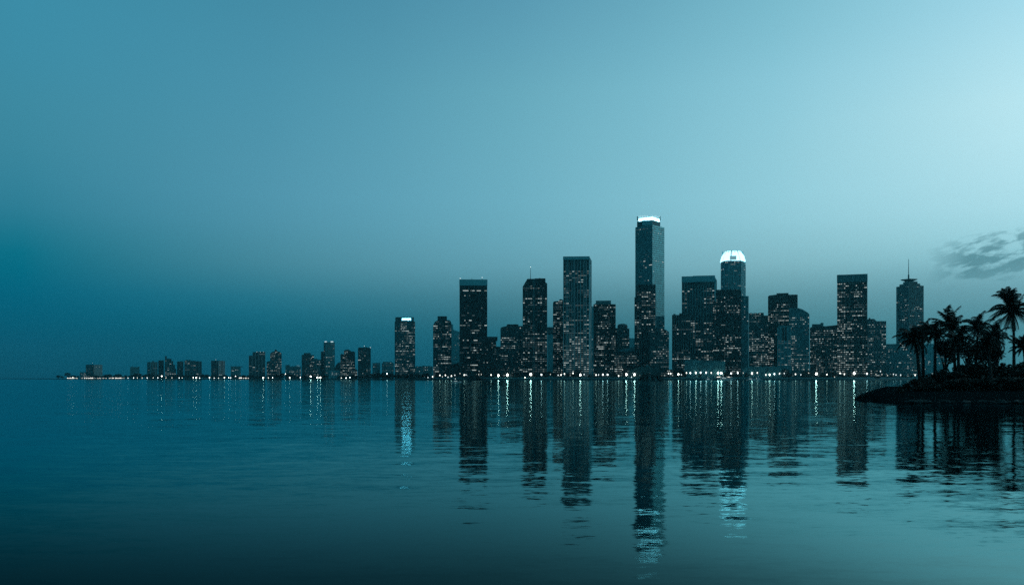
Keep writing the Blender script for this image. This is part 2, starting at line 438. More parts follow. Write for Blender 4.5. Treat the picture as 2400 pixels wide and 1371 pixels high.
tower(A, 'plain dark apartment slab squeezed between ribbed flats and the masted block', 'the plain dark slab', [(371, 845), (375, 844.3), (384, 844.3)], 3080, 'black', 'dark', 'h', .04)
t, *_ = tower(A, 'far apartment block with a rooftop mast and a stepped glowing flank', 'the masted apartment block', [(386, 841), (395, 840), (402, 841), (402, 846), (406, 846), (406, 854), (410, 854), (410, 864), (413, 864)], 3050, 'dark', 'pale', 'v', .16, bw=7, pent=[(386.5, 391, 834.5, 841, 'dark')])
mast(389.5, 832.5, 835, 3058, .8, t, None, 'roof_mast')
tower(A, 'narrow dark apartment slab beside the masted block on the far shore', 'the narrow far slab', [(415, 847), (430, 846)], 3020, 'dark', 'dark', 'h', .05)
tower(A, 'broad low apartment terrace of several joined slabs with pale ribs', 'the broad ribbed terrace', [(432, 846.5), (434, 844.5), (447, 844), (447, 845.5), (455, 845), (455, 846.5), (464, 846), (473, 847)], 2980, 'dark', 'pale', 'v', .05, bw=9, pent=[(444, 446.5, 842.3, 844, 'mid')])
t, *_ = tower(A, 'lone apartment block with one black face and one white-ribbed face', 'the lone half-ribbed block', None, 2800, 'black', 'white', 'v', .03, bw=8, box=(495, 513, 527, 845))
mast(506, 843.5, 846, 2810, .9, t, BEACON, 'roof_mast')
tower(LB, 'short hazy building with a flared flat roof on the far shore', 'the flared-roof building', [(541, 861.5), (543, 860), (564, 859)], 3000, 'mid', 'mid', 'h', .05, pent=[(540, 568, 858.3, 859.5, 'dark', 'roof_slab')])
t, *_ = tower(A, 'twin-height residential tower with strong white vertical ribs and roof lamps', 'the white-ribbed towers', [(583, 833), (592, 833), (592, 825.3), (606, 824), (622, 824.5)], 2600, 'dark', 'white', 'v', .07, bw=9)
for px in (602, 610, 618): mast(px, 825.5, 828, 2598, .7, t, BEACON, 'roof_mast')
tower(A, 'stepped residential tower rising to a small peaked crown, its windows speckled', 'the peaked stepped tower', [(625, 847), (633, 847), (633, 829), (637, 825.5), (643, 823), (645, 819), (648, 819), (650, 823), (657, 825), (660, 828)], 2500, 'dark', 'dark', 'h', .18)
t, *_ = tower(LB, 'low twin-roofed waterfront hall with a glowing round roof', 'the glowing-roof hall', [(669, 855), (680, 855), (680, 859), (690, 858.5), (705, 859.5)], 2450, 'mid', 'mid', 'h', .16)
b = MB(); b.lathe((gx(697.5, 2456), 2456, gz(859.5, 2456)), [(5.5, 0), (5.2, 2), (3.6, 4.2), (.2, 5.4)], 14); b.build('dome_roof', surf('lit_dome', (.7, .75, .75), .5), t)
tower(OT, 'squat dark tower with a wide flat penthouse among the mid-shore blocks', 'the flat-penthouse tower', [(707, 832), (710, 831), (736, 832)], 2350, 'dark', 'dark', 'h', .12, pent=[(712, 728, 827, 831, 'dark')])
tower(A, 'lower grey block wedged behind the flat-penthouse tower', 'the wedged grey block', [(735, 841), (742, 840), (746, 843), (752, 842)], 2450, 'mid', 'dark', 'h', .06)
tower(A, 'thin dark stair-like block against the side of the slim lit-roof tower', 'the thin side block', [(752, 824), (760, 823)], 2420, 'dark', 'dark', 'h', .06)
t, *_ = tower(OT, 'slim blue-grey tower with a lit roof edge, tallest of the low far shore', 'the slim lit-roof tower', None, 2400, 'mid', 'mid', 'v', .05, bw=6, box=(759, 763, 784.5, 801.5))
for p in ((761, 766), (775, 781)): pbox(*p, 799.8, 801.8, 2402, 3, 'roof_light', ROOFL, t)
tower(LB, 'low pale lit pavilion at the foot of the slim lit-roof tower', 'the pale lit pavilion', [(770, 868), (800, 868.5)], 2150, 'pale', 'pale', 'h', .3)
tower(A, 'dark slope-sided residential block leaning on the lumpy apartment tower', 'the slope-sided block', [(784, 862), (789, 853), (794, 849), (798, 849)], 2250, 'dark', 'dark', 'h', .08)
tower(A, 'lumpy dark apartment tower with rounded stepped shoulders and scattered lights', 'the lumpy apartment tower', [(798, 830.5), (801, 829), (806, 831), (806, 822), (810, 819.5), (817, 819), (823, 823), (832, 825), (832.5, 864), (837.5, 867)], 2140, 'black', 'dark', 'h', .2)
t, *_ = tower(OT, 'plain flat-topped dark tower with white roof beacons, alone past the lumpy apartments', 'the beacon-topped tower', [(839, 814.5), (858, 814), (869, 816)], 2080, 'dark', 'dark', 'h', .07, rows=[(844, 847.5, .4)])
mast(854, 811.5, 816, 2085, .9, t, BEACON, 'roof_mast'); mast(868.3, 815, 819, 2079, .8, t, BEACON, 'roof_mast')
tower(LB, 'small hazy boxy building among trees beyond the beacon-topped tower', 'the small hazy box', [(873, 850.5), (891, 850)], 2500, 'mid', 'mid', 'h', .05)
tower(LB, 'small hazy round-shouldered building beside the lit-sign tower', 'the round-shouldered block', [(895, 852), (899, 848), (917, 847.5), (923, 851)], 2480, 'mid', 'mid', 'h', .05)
t, fs, C = tower(OT, 'mid-height tower with a glowing white sign band below its flat roof', 'the lit-sign tower', [(925, 753.5), (973, 753.5)], 1850, 'dark', 'mid', 'h', .2, rows=[(854, 872, .25), (786, 796, .3)], pent=[(926.5, 970, 743.3, 753.6, 'dark', 'crown')])
SIGN = glow('sign_light', (.22, .75, 1), 7.5)
rs = random.Random(3); x = 932.2
while x < 962:
    w = rs.choice((2.2, 2.8, 3.4)); h = rs.uniform(0, .8)
    pbox(x, min(x+w, 962.8), 745.6+h, 750.6-rs.uniform(0, .7), 1854.2, .5, 'sign_letter', SIGN, t); x += w+.35
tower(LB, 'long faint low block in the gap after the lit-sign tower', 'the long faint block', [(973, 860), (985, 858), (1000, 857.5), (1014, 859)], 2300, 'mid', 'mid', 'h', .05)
# --- the city, from its open end
tower(OT, 'round-shouldered tower with a square penthouse, first of the dense skyline', 'the round-shouldered tower', [(1015, 770), (1015.5, 762), (1018, 756), (1022, 752), (1027, 750), (1052, 750), (1056, 752), (1058, 757)], 1500, 'dark', 'dark', 'h', .17, pent=[(1025.5, 1047.5, 741, 750, 'dark')])
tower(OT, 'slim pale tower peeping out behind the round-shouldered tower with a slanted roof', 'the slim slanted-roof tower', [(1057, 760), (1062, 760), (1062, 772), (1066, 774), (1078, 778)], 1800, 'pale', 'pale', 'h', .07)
tower(LB, 'low dark slope-roofed hall at the foot of the round-shouldered tower', 'the slope-roofed hall', [(1046, 861), (1057, 854), (1076, 850.5), (1092, 853)], 1425, 'black', 'black', 'h', .04)
t, *_ = tower(OT, 'tall slab tower, nearly black, capped with a plain blue-grey band', 'the banded black slab', [(1077, 656), (1142, 656)], 1470, 'black', 'black', 'h', .06, zr=(None, 684), fh=4, rows=[(684, 689, .5), (692, 695, .35), (762, 768, .45), (784, 788, .5), (800, 806, .5), (850, 880, .2), (738, 746, .2)], bright=1.15, run=.5)
pbox(1076.6, 1142.4, 655, 669, 1469, 42, 'roof_band', TRIM['pale'], t)
mast(1078.5, 653.5, 656, 1475, .5, t, BEACON, 'roof_mast'); mast(1130, 651.5, 656, 1475, .5, t, BEACON, 'roof_mast'); mast(1106, 652, 656, 1475, .4, t, None, 'roof_mast')
tower(A, 'black mid-rise with an overhanging flat roof slab against the banded black slab', 'the overhanging-roof block', [(1121, 797), (1163, 797)], 1435, 'black', 'black', 'h', .15, pent=[(1119, 1166, 789, 797.4, 'black', 'roof_slab')])
tower(A, 'narrow step-down block joining the overhanging-roof block to the striped office', 'the step-down block', [(1162, 812), (1174, 812)], 1500, 'dark', 'dark', 'h', .12)
tower(OT, 'broad office block ringed by fine floor bands under a set-back penthouse', 'the floor-banded office', [(1173, 770), (1175, 767), (1187, 764), (1228, 764)], 1560, 'dark', 'mid', 'h', .12, rows=[(866, 876, .5)], pent=[(1188, 1215, 760, 764, 'dark')])
t, *_ = tower(OT, 'office tower with one cut-off upper corner and a single thin mast', 'the cut-corner masted tower', [(1225, 672), (1236, 653.5), (1278.5, 653.5), (1278.5, 662), (1282.5, 664)], 1490, 'black', 'dark', 'v', .2, bw=4, pent=[(1253, 1278, 652.5, 653.5, 'dark')], zr=(None, 672))
mast(1243.5, 627, 655, 1500, .5, t, BEACON); pbox(1250.3, 1252.3, 654, 886, 1489, .9, 'corner_pier', TRIM['mid'], t)
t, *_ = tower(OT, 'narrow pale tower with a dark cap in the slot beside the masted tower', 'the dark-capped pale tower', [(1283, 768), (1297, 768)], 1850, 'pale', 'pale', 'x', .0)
pbox(1282.6, 1297.4, 766.5, 783, 1849, 20, 'roof_band', TRIM['dark'], t)
tower(A, 'dark narrow tower with planted roof pressed against the white-gridded slab', 'the planted-roof tower', [(1296, 710), (1298, 706.5), (1309, 705.5), (1312, 701.5), (1316, 701), (1321, 704)], 1620, 'black', 'black', 'h', .2)
t, *_ = tower(OT, 'tall slab tower with a pale frame and fine white vertical lines, densely lit', 'the white-lined slab', None, 1455, 'dark', 'white', 'v', .26, bw=4.6, box=(1320, 1381.5, 1386, 602.5), zr=(None, 636), rows=[(618, 620, .3), (650, 656, .6), (714, 718, .6), (819, 822, .75)])
pbox(1319.6, 1382, 601, 608.5, 1453.6, 4, 'roof_band', TRIM['pale'], t)
for px in (1320.8, 1330, 1345, 1360.5, 1371, 1380.6): pbox(px-.5, px+.5, 608, 886, 1454.2, .9, 'pier', TRIM['pale'], t)
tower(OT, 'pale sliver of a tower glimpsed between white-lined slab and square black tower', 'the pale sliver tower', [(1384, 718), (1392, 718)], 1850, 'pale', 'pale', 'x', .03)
tower(OT, 'square black tower with bright window flecks and a broad low penthouse', 'the square flecked tower', [(1391, 713), (1443, 713)], 1500, 'black', 'black', 'h', .2, rows=[(714, 721, .35)], pent=[(1396.5, 1432, 704.5, 713, 'mid')])
t, *_ = tower(A, 'mid-rise apartment block with a drum-shaped roof house', 'the drum-roofed block', [(1442, 769), (1465, 768.5), (1465, 770), (1475, 770)], 1600, 'dark', 'dark', 'h', .14)
b = MB(); b.lathe((gx(1459, 1612), 1612, gz(770, 1612)), [(9, 0), (9, 5), (7, 7.6), (2, 8.6)], 16); b.build('roof_drum', TRIM['dark'], t)
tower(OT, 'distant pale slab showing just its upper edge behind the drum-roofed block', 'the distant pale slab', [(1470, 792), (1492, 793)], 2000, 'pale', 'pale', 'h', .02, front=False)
tower(LB, 'low pavilion with a pale upswept roof behind the bright-windowed podium', 'the upswept-roof pavilion', [(1446, 823), (1470, 816), (1485, 812.5), (1500, 812.5)], 1550, 'pale', 'pale', 'x', 0)
tower(A, 'broad podium block crowded with small bright windows near the curved roof', 'the bright-windowed podium', [(1440, 826), (1446, 823.5), (1492, 823)], 1440, 'black', 'black', 'h', .34)
# tallest tower
t, fs, C = tower(OT, 'tallest tower, dark and silvery sides, crowned by a glowing white roofline', 'the tallest tower', None, 1680, 'mid', 'mid', 'h', .012, box=(1489, 1529, 1557, 527.5), rows=[(534, 538, .5), (612, 615, .4), (545, 549, .35)], fh=4)
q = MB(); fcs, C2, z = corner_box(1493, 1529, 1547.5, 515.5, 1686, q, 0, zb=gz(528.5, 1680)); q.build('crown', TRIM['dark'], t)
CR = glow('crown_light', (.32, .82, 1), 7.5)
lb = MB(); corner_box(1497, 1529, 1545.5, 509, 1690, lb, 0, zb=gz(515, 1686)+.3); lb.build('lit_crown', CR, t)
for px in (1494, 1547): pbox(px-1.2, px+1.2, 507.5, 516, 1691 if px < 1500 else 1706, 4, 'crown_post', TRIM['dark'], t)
rs = random.Random(5)
CRF = glow('crown_finial_light', (.5, .86, .95), .9)
for px in np.linspace(1498, 1545, 13):
    h = rs.uniform(.5, 4.0); pbox(px-.9, px+.9, 508.6-h, 509.4, 1696+abs(px-1525)*.3, 1, 'crown_finial', CRF, t)
pbox(1505, 1529, 516.5, 528, 1684, 1.2, 'crown_panel', TRIM['pale'], t)
tower(LB, 'dark stepped shoulder block below the silvery side of the tallest tower', 'the shoulder block', [(1537, 741), (1557.5, 740)], 1500, 'mid', 'mid', 'v', .03)
tower(OT, 'dark ribbed tower overlapping the lower front of the tallest tower', 'the ribbed front tower', [(1487, 697), (1491, 695), (1491, 667.5), (1536.5, 667)], 1455, 'black', 'dark', 'v', .24, zr=(None, 684), rows=[(759, 763, .7)], bw=3.6)
tower(A, 'bow-topped apartment building packed with lights before the tallest tower', 'the bow-topped apartments', [(1523, 774), (1528, 770.5), (1540, 769.5), (1552, 770), (1561, 773), (1568, 778)], 1420, 'dark', 'dark', 'h', .36, rows=[(769, 780, .25)])
tower(OT, 'mid-height ribbed block attached to the front of the banded ribbed tower', 'the mid ribbed block', [(1575, 738), (1592, 738), (1592, 734), (1598, 734), (1598, 737), (1629, 738)], 1480, 'black', 'mid', 'v', .26, bw=3.8)
t, *_ = tower(OT, 'wide tower of close white vertical ribs under a solid grey roof band', 'the banded ribbed tower', None, 1530, 'dark', 'pale', 'v', .25, bw=4.6, box=(1598, 1675, 1679.5, 648.5), zr=(None, 676))
pbox(1597.6, 1675.4, 647.2, 661, 1528.6, 4, 'roof_band', TRIM['pale'], t); pbox(1624, 1676, 646, 648, 1534, 20, 'roof_penthouse', TRIM['pale'], t)
# octagonal tower with the shining crown
t = thing(OT, 'eight-sided tower with a brilliantly lit white lantern crown', 'building')
m = MB(); D = 1620
oct_ = [(1690, 22), (1699, 3), (1707, 0), (1737, 0), (1747, 22)]
pts = [Vector((gx(p, D+d), D+d, 0)) for p, d in oct_]
back = [Vector((gx(1744, D+48), D+48, 0)), Vector((gx(1693, D+48), D+48, 0))]
zt = gz(610.5, D)
m.prism([(q.x, q.y, ZG-.3) for q in pts+back], (0, 0, zt-ZG))
ofs = []
for a, b2 in zip(pts, pts[1:]):
    u = (b2-a); w = u.length; u.normalize(); f = Face(a, u, Vector((u.y, -u.x, 0)), w, lambda v, z=zt: z); ofs.append(f); relief(m, f, 'v', 3.8, 5, 1)
m.build('wall', [GLASS['mid'], TRIM['pale']], t)
windows(t, ofs, .02, 3.8, 3.4, None, 77, [(gz(618, D), gz(612, D), .5), (gz(676, D), gz(668, D), .4)])
FRONTS.append((1690, 1747, 'the lantern-crowned tower', D))
xc = gx(1717.5, D+24); zc = zt
def octo(r0, r1, z0, z1, name, mt):
    b = MB(); b.lathe((xc, D+24, 0), [(r0, z0), (r1, z1)], 8); return b.build(name, mt, t)
k = (D+24)/F
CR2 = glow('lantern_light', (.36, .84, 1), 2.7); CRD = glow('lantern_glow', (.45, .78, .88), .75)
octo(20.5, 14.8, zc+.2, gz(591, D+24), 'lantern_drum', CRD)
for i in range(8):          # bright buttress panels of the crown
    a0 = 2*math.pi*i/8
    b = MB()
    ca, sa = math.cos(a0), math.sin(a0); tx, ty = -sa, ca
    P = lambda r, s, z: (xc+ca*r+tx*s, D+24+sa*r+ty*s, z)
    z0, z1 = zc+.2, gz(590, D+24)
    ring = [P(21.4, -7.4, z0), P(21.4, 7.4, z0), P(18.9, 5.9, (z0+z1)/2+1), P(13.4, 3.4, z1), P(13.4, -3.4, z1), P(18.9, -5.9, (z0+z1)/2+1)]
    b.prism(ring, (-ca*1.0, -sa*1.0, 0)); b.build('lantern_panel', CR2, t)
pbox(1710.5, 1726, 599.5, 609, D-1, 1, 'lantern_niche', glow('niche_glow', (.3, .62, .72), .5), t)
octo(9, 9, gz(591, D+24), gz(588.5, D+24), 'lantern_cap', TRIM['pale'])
for px in (1693.5, 1741): pbox(px-1, px+1, 590, 596, D+26, 1, 'crown_fin', TRIM['pale'], t)
tower(OT, 'black stepped tower with bright floor rows before the lantern-crowned tower', 'the black stepped tower', [(1671, 710), (1673, 706), (1678, 706), (1678, 679), (1737, 679)], 1470, 'black', 'black', 'h', .12, zr=(None, 698), rows=[(706, 712, .3), (716, 721, .65), (726, 732, .65), (819, 824, .4), (846, 850, .5), (858, 868, .3)], bright=1.1)
tower(OT, 'smooth teal slab clinging to the side of the black stepped tower', 'the smooth teal slab', [(1736, 693.5), (1754.5, 694)], 1530, 'mid', 'mid', 'x', .02)
tower(A, 'notched-roof apartment tower with regular small windows next to the teal slab', 'the notched-roof tower', [(1755, 735), (1758, 733.5), (1763, 733.5), (1763, 735), (1768, 733.5), (1774, 733.5), (1774, 735), (1779, 733), (1790, 733), (1790, 739.5), (1801, 739.5)], 1600, 'dark', 'mid', 'hv', .2)
tower(OT, 'bulky black-topped tower with speckled middle floors behind the chamfered tower', 'the black-topped tower', [(1800, 695), (1803, 692.5), (1820, 690.5), (1869.5, 690.5)], 1570, 'black', 'black', 'h', .22, zr=(None, 716), pent=[(1820, 1848, 687, 690.5, 'black')], bright=1.15)
tower(OT, 'grey tower whose roof falls away in a chamfer on one side', 'the chamfered grey tower', [(1849, 722), (1871, 722), (1882, 725.5), (1891, 731.5), (1897, 736)], 1500, 'mid', 'mid', 'h', .2, zr=(None, 745))
t, *_ = tower(A, 'slender pale tower with vertical piers standing before the black-topped tower', 'the slender pale tower', [(1822, 767), (1826, 763), (1854, 763)], 1440, 'mid', 'pale', 'v', .1, bw=5.5, zr=(None, 800))
pbox(1834, 1838, 767, 798, 1439.2, .8, 'dark_slot', GLASS['black'], t); pbox(1840, 1843.5, 767, 798, 1439.2, .8, 'dark_slot', GLASS['black'], t)
tower(OT, 'wide low-shouldered office with a dark attic strip and long rows of lights', 'the wide attic-strip office', [(1898, 770), (1900, 767), (1930, 765), (1963, 761.5)], 1520, 'dark', 'dark', 'h', .24, zr=(None, 776), rows=[(776, 782, .5), (842, 852, .45)], pent=[(1903, 1930, 759.5, 766, 'mid'), (1923, 1930, 756.5, 760, 'mid')])
t, *_ = tower(OT, 'tall black monolith tower striped by fully lit floors, plain dark top', 'the black monolith', [(1962, 646), (2033, 643)], 1450, 'black', 'black', 'h', .27, zr=(None, 664), rows=[(672, 676, .5), (688, 692, .7), (728, 733, .95), (786, 794, .3)], bright=1.2)
pbox(1961.6, 2033.4, 643.2, 661, 1448.8, 5, 'roof_band', TRIM['mid'], t)
tower(A, 'grid-windowed apartment block stepping down beside the black monolith', 'the grid-windowed block', [(2033, 748), (2049, 747), (2054, 752.5), (2077, 752.5)], 1580, 'dark', 'mid', 'hv', .2)
# tower with the spire
t = thing(OT, 'spire-topped tower with a flared disc roof standing apart above the palms', 'building')
D = 1900; allf = []
for (xl, xr, yt, off) in ((2101, 2164.5, 668.5, 0), (2108, 2157, 664, 1.5), (2116.5, 2150.5, 659.5, 3)):
    m = MB(); fcs, C, z = corner_box(xl, 2130, xr, yt, D+off, m, 0, zb=ZG-.3 if off == 0 else gz(672, D))
    for f in fcs: relief(m, f, 'v' if off == 0 else '', 3.8, 5, 1)
    m.build('wall' if off == 0 else 'upper_storey', [GLASS['dark'], TRIM['mid']], t)
    if off == 0: allf = fcs
windows(t, allf, .03, 3.8, 3.4, None, 99, [(gz(730, D), gz(726, D), .4), (gz(724, D), gz(719, D), .35), (gz(690, D), gz(680, D), .12)])
b = MB(); b.lathe((gx(2130.5, D+20), D+20, gz(660, D+20)), [(9, 0), (9.5, 1.2), (16.5, 3.4), (16.5, 4.2), (8, 4.6), (3, 6)], 20); b.build('disc_roof', TRIM['dark'], t)
mast(2129.5, 607, 655, D+20, .9, t); b = MB(); b.tube([(gx(2129.5, D+20), D+20, gz(656, D+20)), (gx(2129.5, D+20), D+20, gz(644, D+20))], 1.6, 8); b.build('antenna_base', TRIM['dark'], t)
FRONTS.append((2101, 2164, 'the spire tower', D))
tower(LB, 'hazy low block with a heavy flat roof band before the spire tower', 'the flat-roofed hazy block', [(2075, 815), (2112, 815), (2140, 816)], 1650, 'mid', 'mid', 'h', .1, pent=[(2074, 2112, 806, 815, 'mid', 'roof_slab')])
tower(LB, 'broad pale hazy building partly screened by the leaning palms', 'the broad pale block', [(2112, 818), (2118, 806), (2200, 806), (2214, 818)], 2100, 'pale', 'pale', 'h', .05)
# waterfront halls
tower(LB, 'blank blue-grey convention hall box behind the row of waterfront lamps', 'the blank hall', [(1604, 845), (1626, 843.5), (1700, 847)], 1400, 'mid', 'mid', 'x', 0, depth=60)
tower(LB, 'low pale flat-roofed terminal beside moored white boats', 'the low pale terminal', [(1740, 864), (1750, 860), (1764, 858.5), (1822, 859), (1831, 864)], 1395, 'mid', 'mid', 'x', .02, depth=60)
tower(LB, 'low hall with a pale curved roof behind the dark mangrove islet', 'the curved-roof hall', [(1470, 874), (1474, 870), (1482, 865), (1494, 860.5), (1512, 857.5), (1530, 858), (1545, 862)], 1392, 'dark', 'dark', 'x', .02, depth=60)

LOW = [(1093, 1113, 869, 'flat low shore house'), (1180, 1203, 867, 'long low shore house'), (1238, 1260, 870, 'small low shore house'), (1345, 1362, 867, 'twin-roofed low shore house'), (1396, 1437, 857, 'lit-topped shore block'),
       (1556, 1578, 866, 'squat shore block'), (1634, 1652, 868, 'boat shed'), (1832, 1850, 867, 'pale-edged shore house'), (1878, 1899, 869, 'dim low shore house'), (1934, 1958, 871, 'low shore shed'), (1985, 2003, 866, 'box-shaped shore house'), (2040, 2062, 865, 'stepped shore block')]
for i, (a, b, y, nm) in enumerate(LOW):
    near = min((f for f in FRONTS if f[1]-f[0] > 20), key=lambda f: abs((f[0]+f[1]-a-b)/2))[2]
    o = [(a, y), ((a+b)/2, y), ((a+b)/2, y-1.6), (b, y-1.6)] if i % 3 == 1 else [(a, y), (b, y)]
    tower('shore_house', 'dark %s on the promenade at the foot of %s' % (nm, near), nm, o, 1398+(i % 4)*4, 'black', 'black', 'h', .16, depth=12, front=False, rows=[(857, 862, .6)] if y == 857 else (), pent=[(a+4, a+9, y-2, y, 'black')])

def arcade(x0, x1, D, label, n):
    t = thing('lit_arcade', label, 'arcade'); m = MB()
    C, u, r = frame_at((x0+x1)/2, D); s0, s1 = on_plane(x0, C, u), on_plane(x1, C, u)
    m.box(C+u*s0, u, s1-s0, r, 10, ZG-.2, 7.4); m.build('wall', TRIM['dark'], t)
    rs = random.Random(n); d = (s1-s0)/n
    for i in range(n):
        if rs.random() < .12: continue
        b = MB(); b.box(C+u*(s0+i*d+d*.1), u, d*.8, -r, .3, 3.0, 3.0+rs.choice((1.8, 2.4, 2.6))); b.build('lit_bay', rs.choice((ARC, ARC, LIT[3])), t)
ARC = glow('arcade_light', (1, .95, .86), 1.7)
arcade(190, 252, 3290, 'longest glowing seafront arcade under the two-tone hotel on the far spit', 26)
arcade(254, 292, 3180, 'shorter glowing seafront arcade following the long one on the far spit', 15)
arcade(560, 607, 2630, 'glowing seafront arcade at the foot of the white-ribbed towers', 20)
arcade(157, 182, 3400, 'smallest lit arcade near the very tip of the spit', 8)
arcade(1680, 1712, 1384, 'brightly lit quay pavilion beside the blank blue-grey hall', 9)

# ------------------------------------------------------------------ repeated things on the shore
ORD = 'first second third fourth fifth sixth seventh eighth ninth tenth eleventh twelfth thirteenth fourteenth fifteenth sixteenth seventeenth eighteenth nineteenth twentieth'.split()
def name_by_building(items, fmt):
    """items are image columns; label = ordinal from the left in front of the building it stands before"""
    by = {}
    for i, px in enumerate(items):
        best = min(FRONTS, key=lambda f: (0 if f[0] <= px <= f[1] else min(abs(px-f[0]), abs(px-f[1])), f[3]))
        by.setdefault(best[2], []).append((px, i))
    out = [None]*len(items)
    for s, lst in by.items():
        lst.sort()
        for k, (px, i) in enumerate(lst):
            o = 'only' if len(lst) == 1 else ORD[k] if k < len(ORD) else str(k+1)+'th'
            tail = '' if len(lst) == 1 else ' from the left'
            out[i] = fmt.format(o=o, t=tail, s=s)
    return out
LAMPS = [(160, 884.5, .6), (171, 884, .6), (300, 885, .6), (313, 885, .5), (322, 885, .4), (333, 885, .4), (345, 885, .5), (359, 885, .4), (370, 885, .5), (379, 881, 1), (389, 885, .4),
 (403, 885, .5), (420, 885, .6), (427, 885.3, .5), (453, 884.5, .7), (460, 884.5, 1), (468, 885, .6), (491, 884.5, .8), (502, 885, .6), (512, 885, .5), (526, 884.5, .7), (536, 884.5, .8), (541, 884.5, .7), (552, 881, .7),
 (617, 884.5, .9), (629, 885, .5), (639, 884.5, .7), (669, 875.5, .8), (679, 884.5, .9), (704, 884, .8), (728, 881.3, 2.2), (744, 884, 1.4), (751, 884, 1.1), (775, 885, .7), (800, 885, .6), (811, 885, .8), (820, 884, .8), (907, 875, 1),
 (1003, 884, .7), (1014, 882, .8), (1031, 879, .9), (1037, 882.5, .5), (1044, 879, .8), (1050, 883, .6), (1058, 880, .9), (1066, 879, .6), (1078, 875, .5), (1088, 878, .8), (1092, 878, .7), (1102, 877.5, 1.2), (1122, 877, .4),
 (1128, 877, .5), (1151, 878, .8), (1168, 878.5, 1.6), (1189, 877.5, 2.3), (1230.5, 884, 1), (1244, 876, 2.4), (1269, 877, 1.1), (1290, 877, .5), (1308, 879, .6), (1315, 878, .8), (1323, 875.5, 1), (1343, 874, .8),
 (1360, 877, 1.7), (1369, 877, .6), (1397, 878, 1), (1403, 877.5, .7), (1413, 877, 1.3), (1424, 877, 1.2), (1450, 880, .8), (1459, 866, .5), (1468, 876, 1.8), (1480, 883, .6), (1487, 876, 1.8), (1567, 875, .9), (1572, 875, .9), (1590, 876, 1.5),
 (1597, 877.5, .7), (1609, 873, .9), (1618, 873, 1.3), (1631, 872.5, 1.5), (1642, 872.5, 1.2), (1655, 872.5, 1.3), (1667, 873.5, 1), (1683, 873.5, 1.9), (1690.5, 873.5, 1.9), (1713.5, 874, 1.2), (1729, 873.5, 1.3), (1742, 874, .5),
 (1762.5, 874, 1.5), (1775, 873, 1), (1795, 878, .9), (1804, 877, 1.5), (1815, 875.5, 1.2), (1827, 874.5, 1), (1838, 875, .6), (1864.5, 876, .8), (1877, 877.5, .7), (1895, 874, .4), (1913, 874.5, 2.3), (1938, 877, .9), (1956, 883, .4),
 (1969, 874, .9), (1979, 876, 1), (2002, 873.5, 2.6), (2032, 875, 1.1), (2053, 877, .5), (2063.5, 870, .7), (2067, 877, .5), (2080, 880, .5), (2094, 877, .6), (2100, 878.5, .7), (2111, 878.5, .6), (2145, 878, 1)]
LMAT = {}
LEV = {.4: (.56, .9), .6: (.64, 1.5), .8: (.76, 2.9), 1.0: (.86, 5.2), 1.3: (.96, 8.5), 1.8: (1.06, 15), 2.4: (1.16, 20)}     # globe radius in metres and strength
def lev(b):
    b = b if b > 1.5 else b*.88
    return min(LEV, key=lambda v: abs(v-b))
def lamp_mat(b):
    k = lev(b)
    if k not in LMAT: LMAT[k] = glow('lamp_light', (.97, 1, .9) if k not in (.6, 1.0) else (.85, .98, 1), LEV[k][1])
    return LMAT[k]
def lamp_parts(h, rad, mt):
    p = MB(); p.lathe((0, 0, 0), [(.35, 0), (.3, .5), (.13, .7), (.09, h-rad*2)], 8); pole = p.mesh('pole', [TRIM['dark']])
    g = MB(); g.lathe((0, 0, h-2*rad), [(rad*.45, -rad*.9), (rad*.85, -rad*.4), (rad, rad*.6), (rad*.9, rad*1.4), (rad*.3, rad*1.95)], 12); gl = g.mesh('lamp_globe', [mt])
    c = MB(); c.lathe((0, 0, h-.06), [(rad*.5, 0), (rad*.42, .15), (.05, .35)], 10); cp = c.mesh('cap', [TRIM['dark']])
    return pole, gl, cp
LM = {}
labs = name_by_building([l[0] for l in LAMPS], '{o} globe street lamp{t} on the far shore before {s}')
for (px, py, b), lab in zip(LAMPS, labs):
    D = shoreD(px)+(3 if py > 881 else 5)
    h = max(3.2, gz(py, D)-ZG+.8); b = b*(D/1400)**.95 if D > 1500 else b
    kk = (round(h*2)/2, lev(b))
    if kk not in LM: LM[kk] = lamp_parts(kk[0], LEV[lev(b)][0], lamp_mat(b))
    t = thing('street_lamp', lab, 'street lamp', (gx(px, D), D, ZG), 'street lamps along the far shore')
    for nm, me in zip(('pole', 'lamp_globe', 'cap'), LM[kk]): link(nm, me, t)

def leaf_crown(n, rx, rz, size, seed, lobes=7, bottom=-.55):
    r = random.Random(seed); m = MB()
    cs = []
    for i in range(lobes):
        a = r.uniform(0, 6.28); q = r.uniform(.15, .75)
        cs.append((rx*q*math.cos(a), rx*q*math.sin(a), rz*r.uniform(bottom, .6), r.uniform(.38, .62)))
    for i in range(n):
        cx, cy, cz, k = r.choice(cs)
        d = Vector((r.gauss(0, 1), r.gauss(0, 1), r.gauss(0, 1))).normalized()*(r.random()**.45)
        p = Vector((cx+d.x*rx*k, cy+d.y*rx*k, cz+d.z*rz*k*.9))
        s = size*r.uniform(.6, 1.4); a = Vector((r.gauss(0, 1), r.gauss(0, 1), r.gauss(0, .7))).normalized(); b = a.orthogonal().normalized()
        if r.random() < .5: b = a.cross(b)
        m.quad([p-a*s, p+b*s*.45, p+a*s, p-b*s*.45])
    return m
FT = []
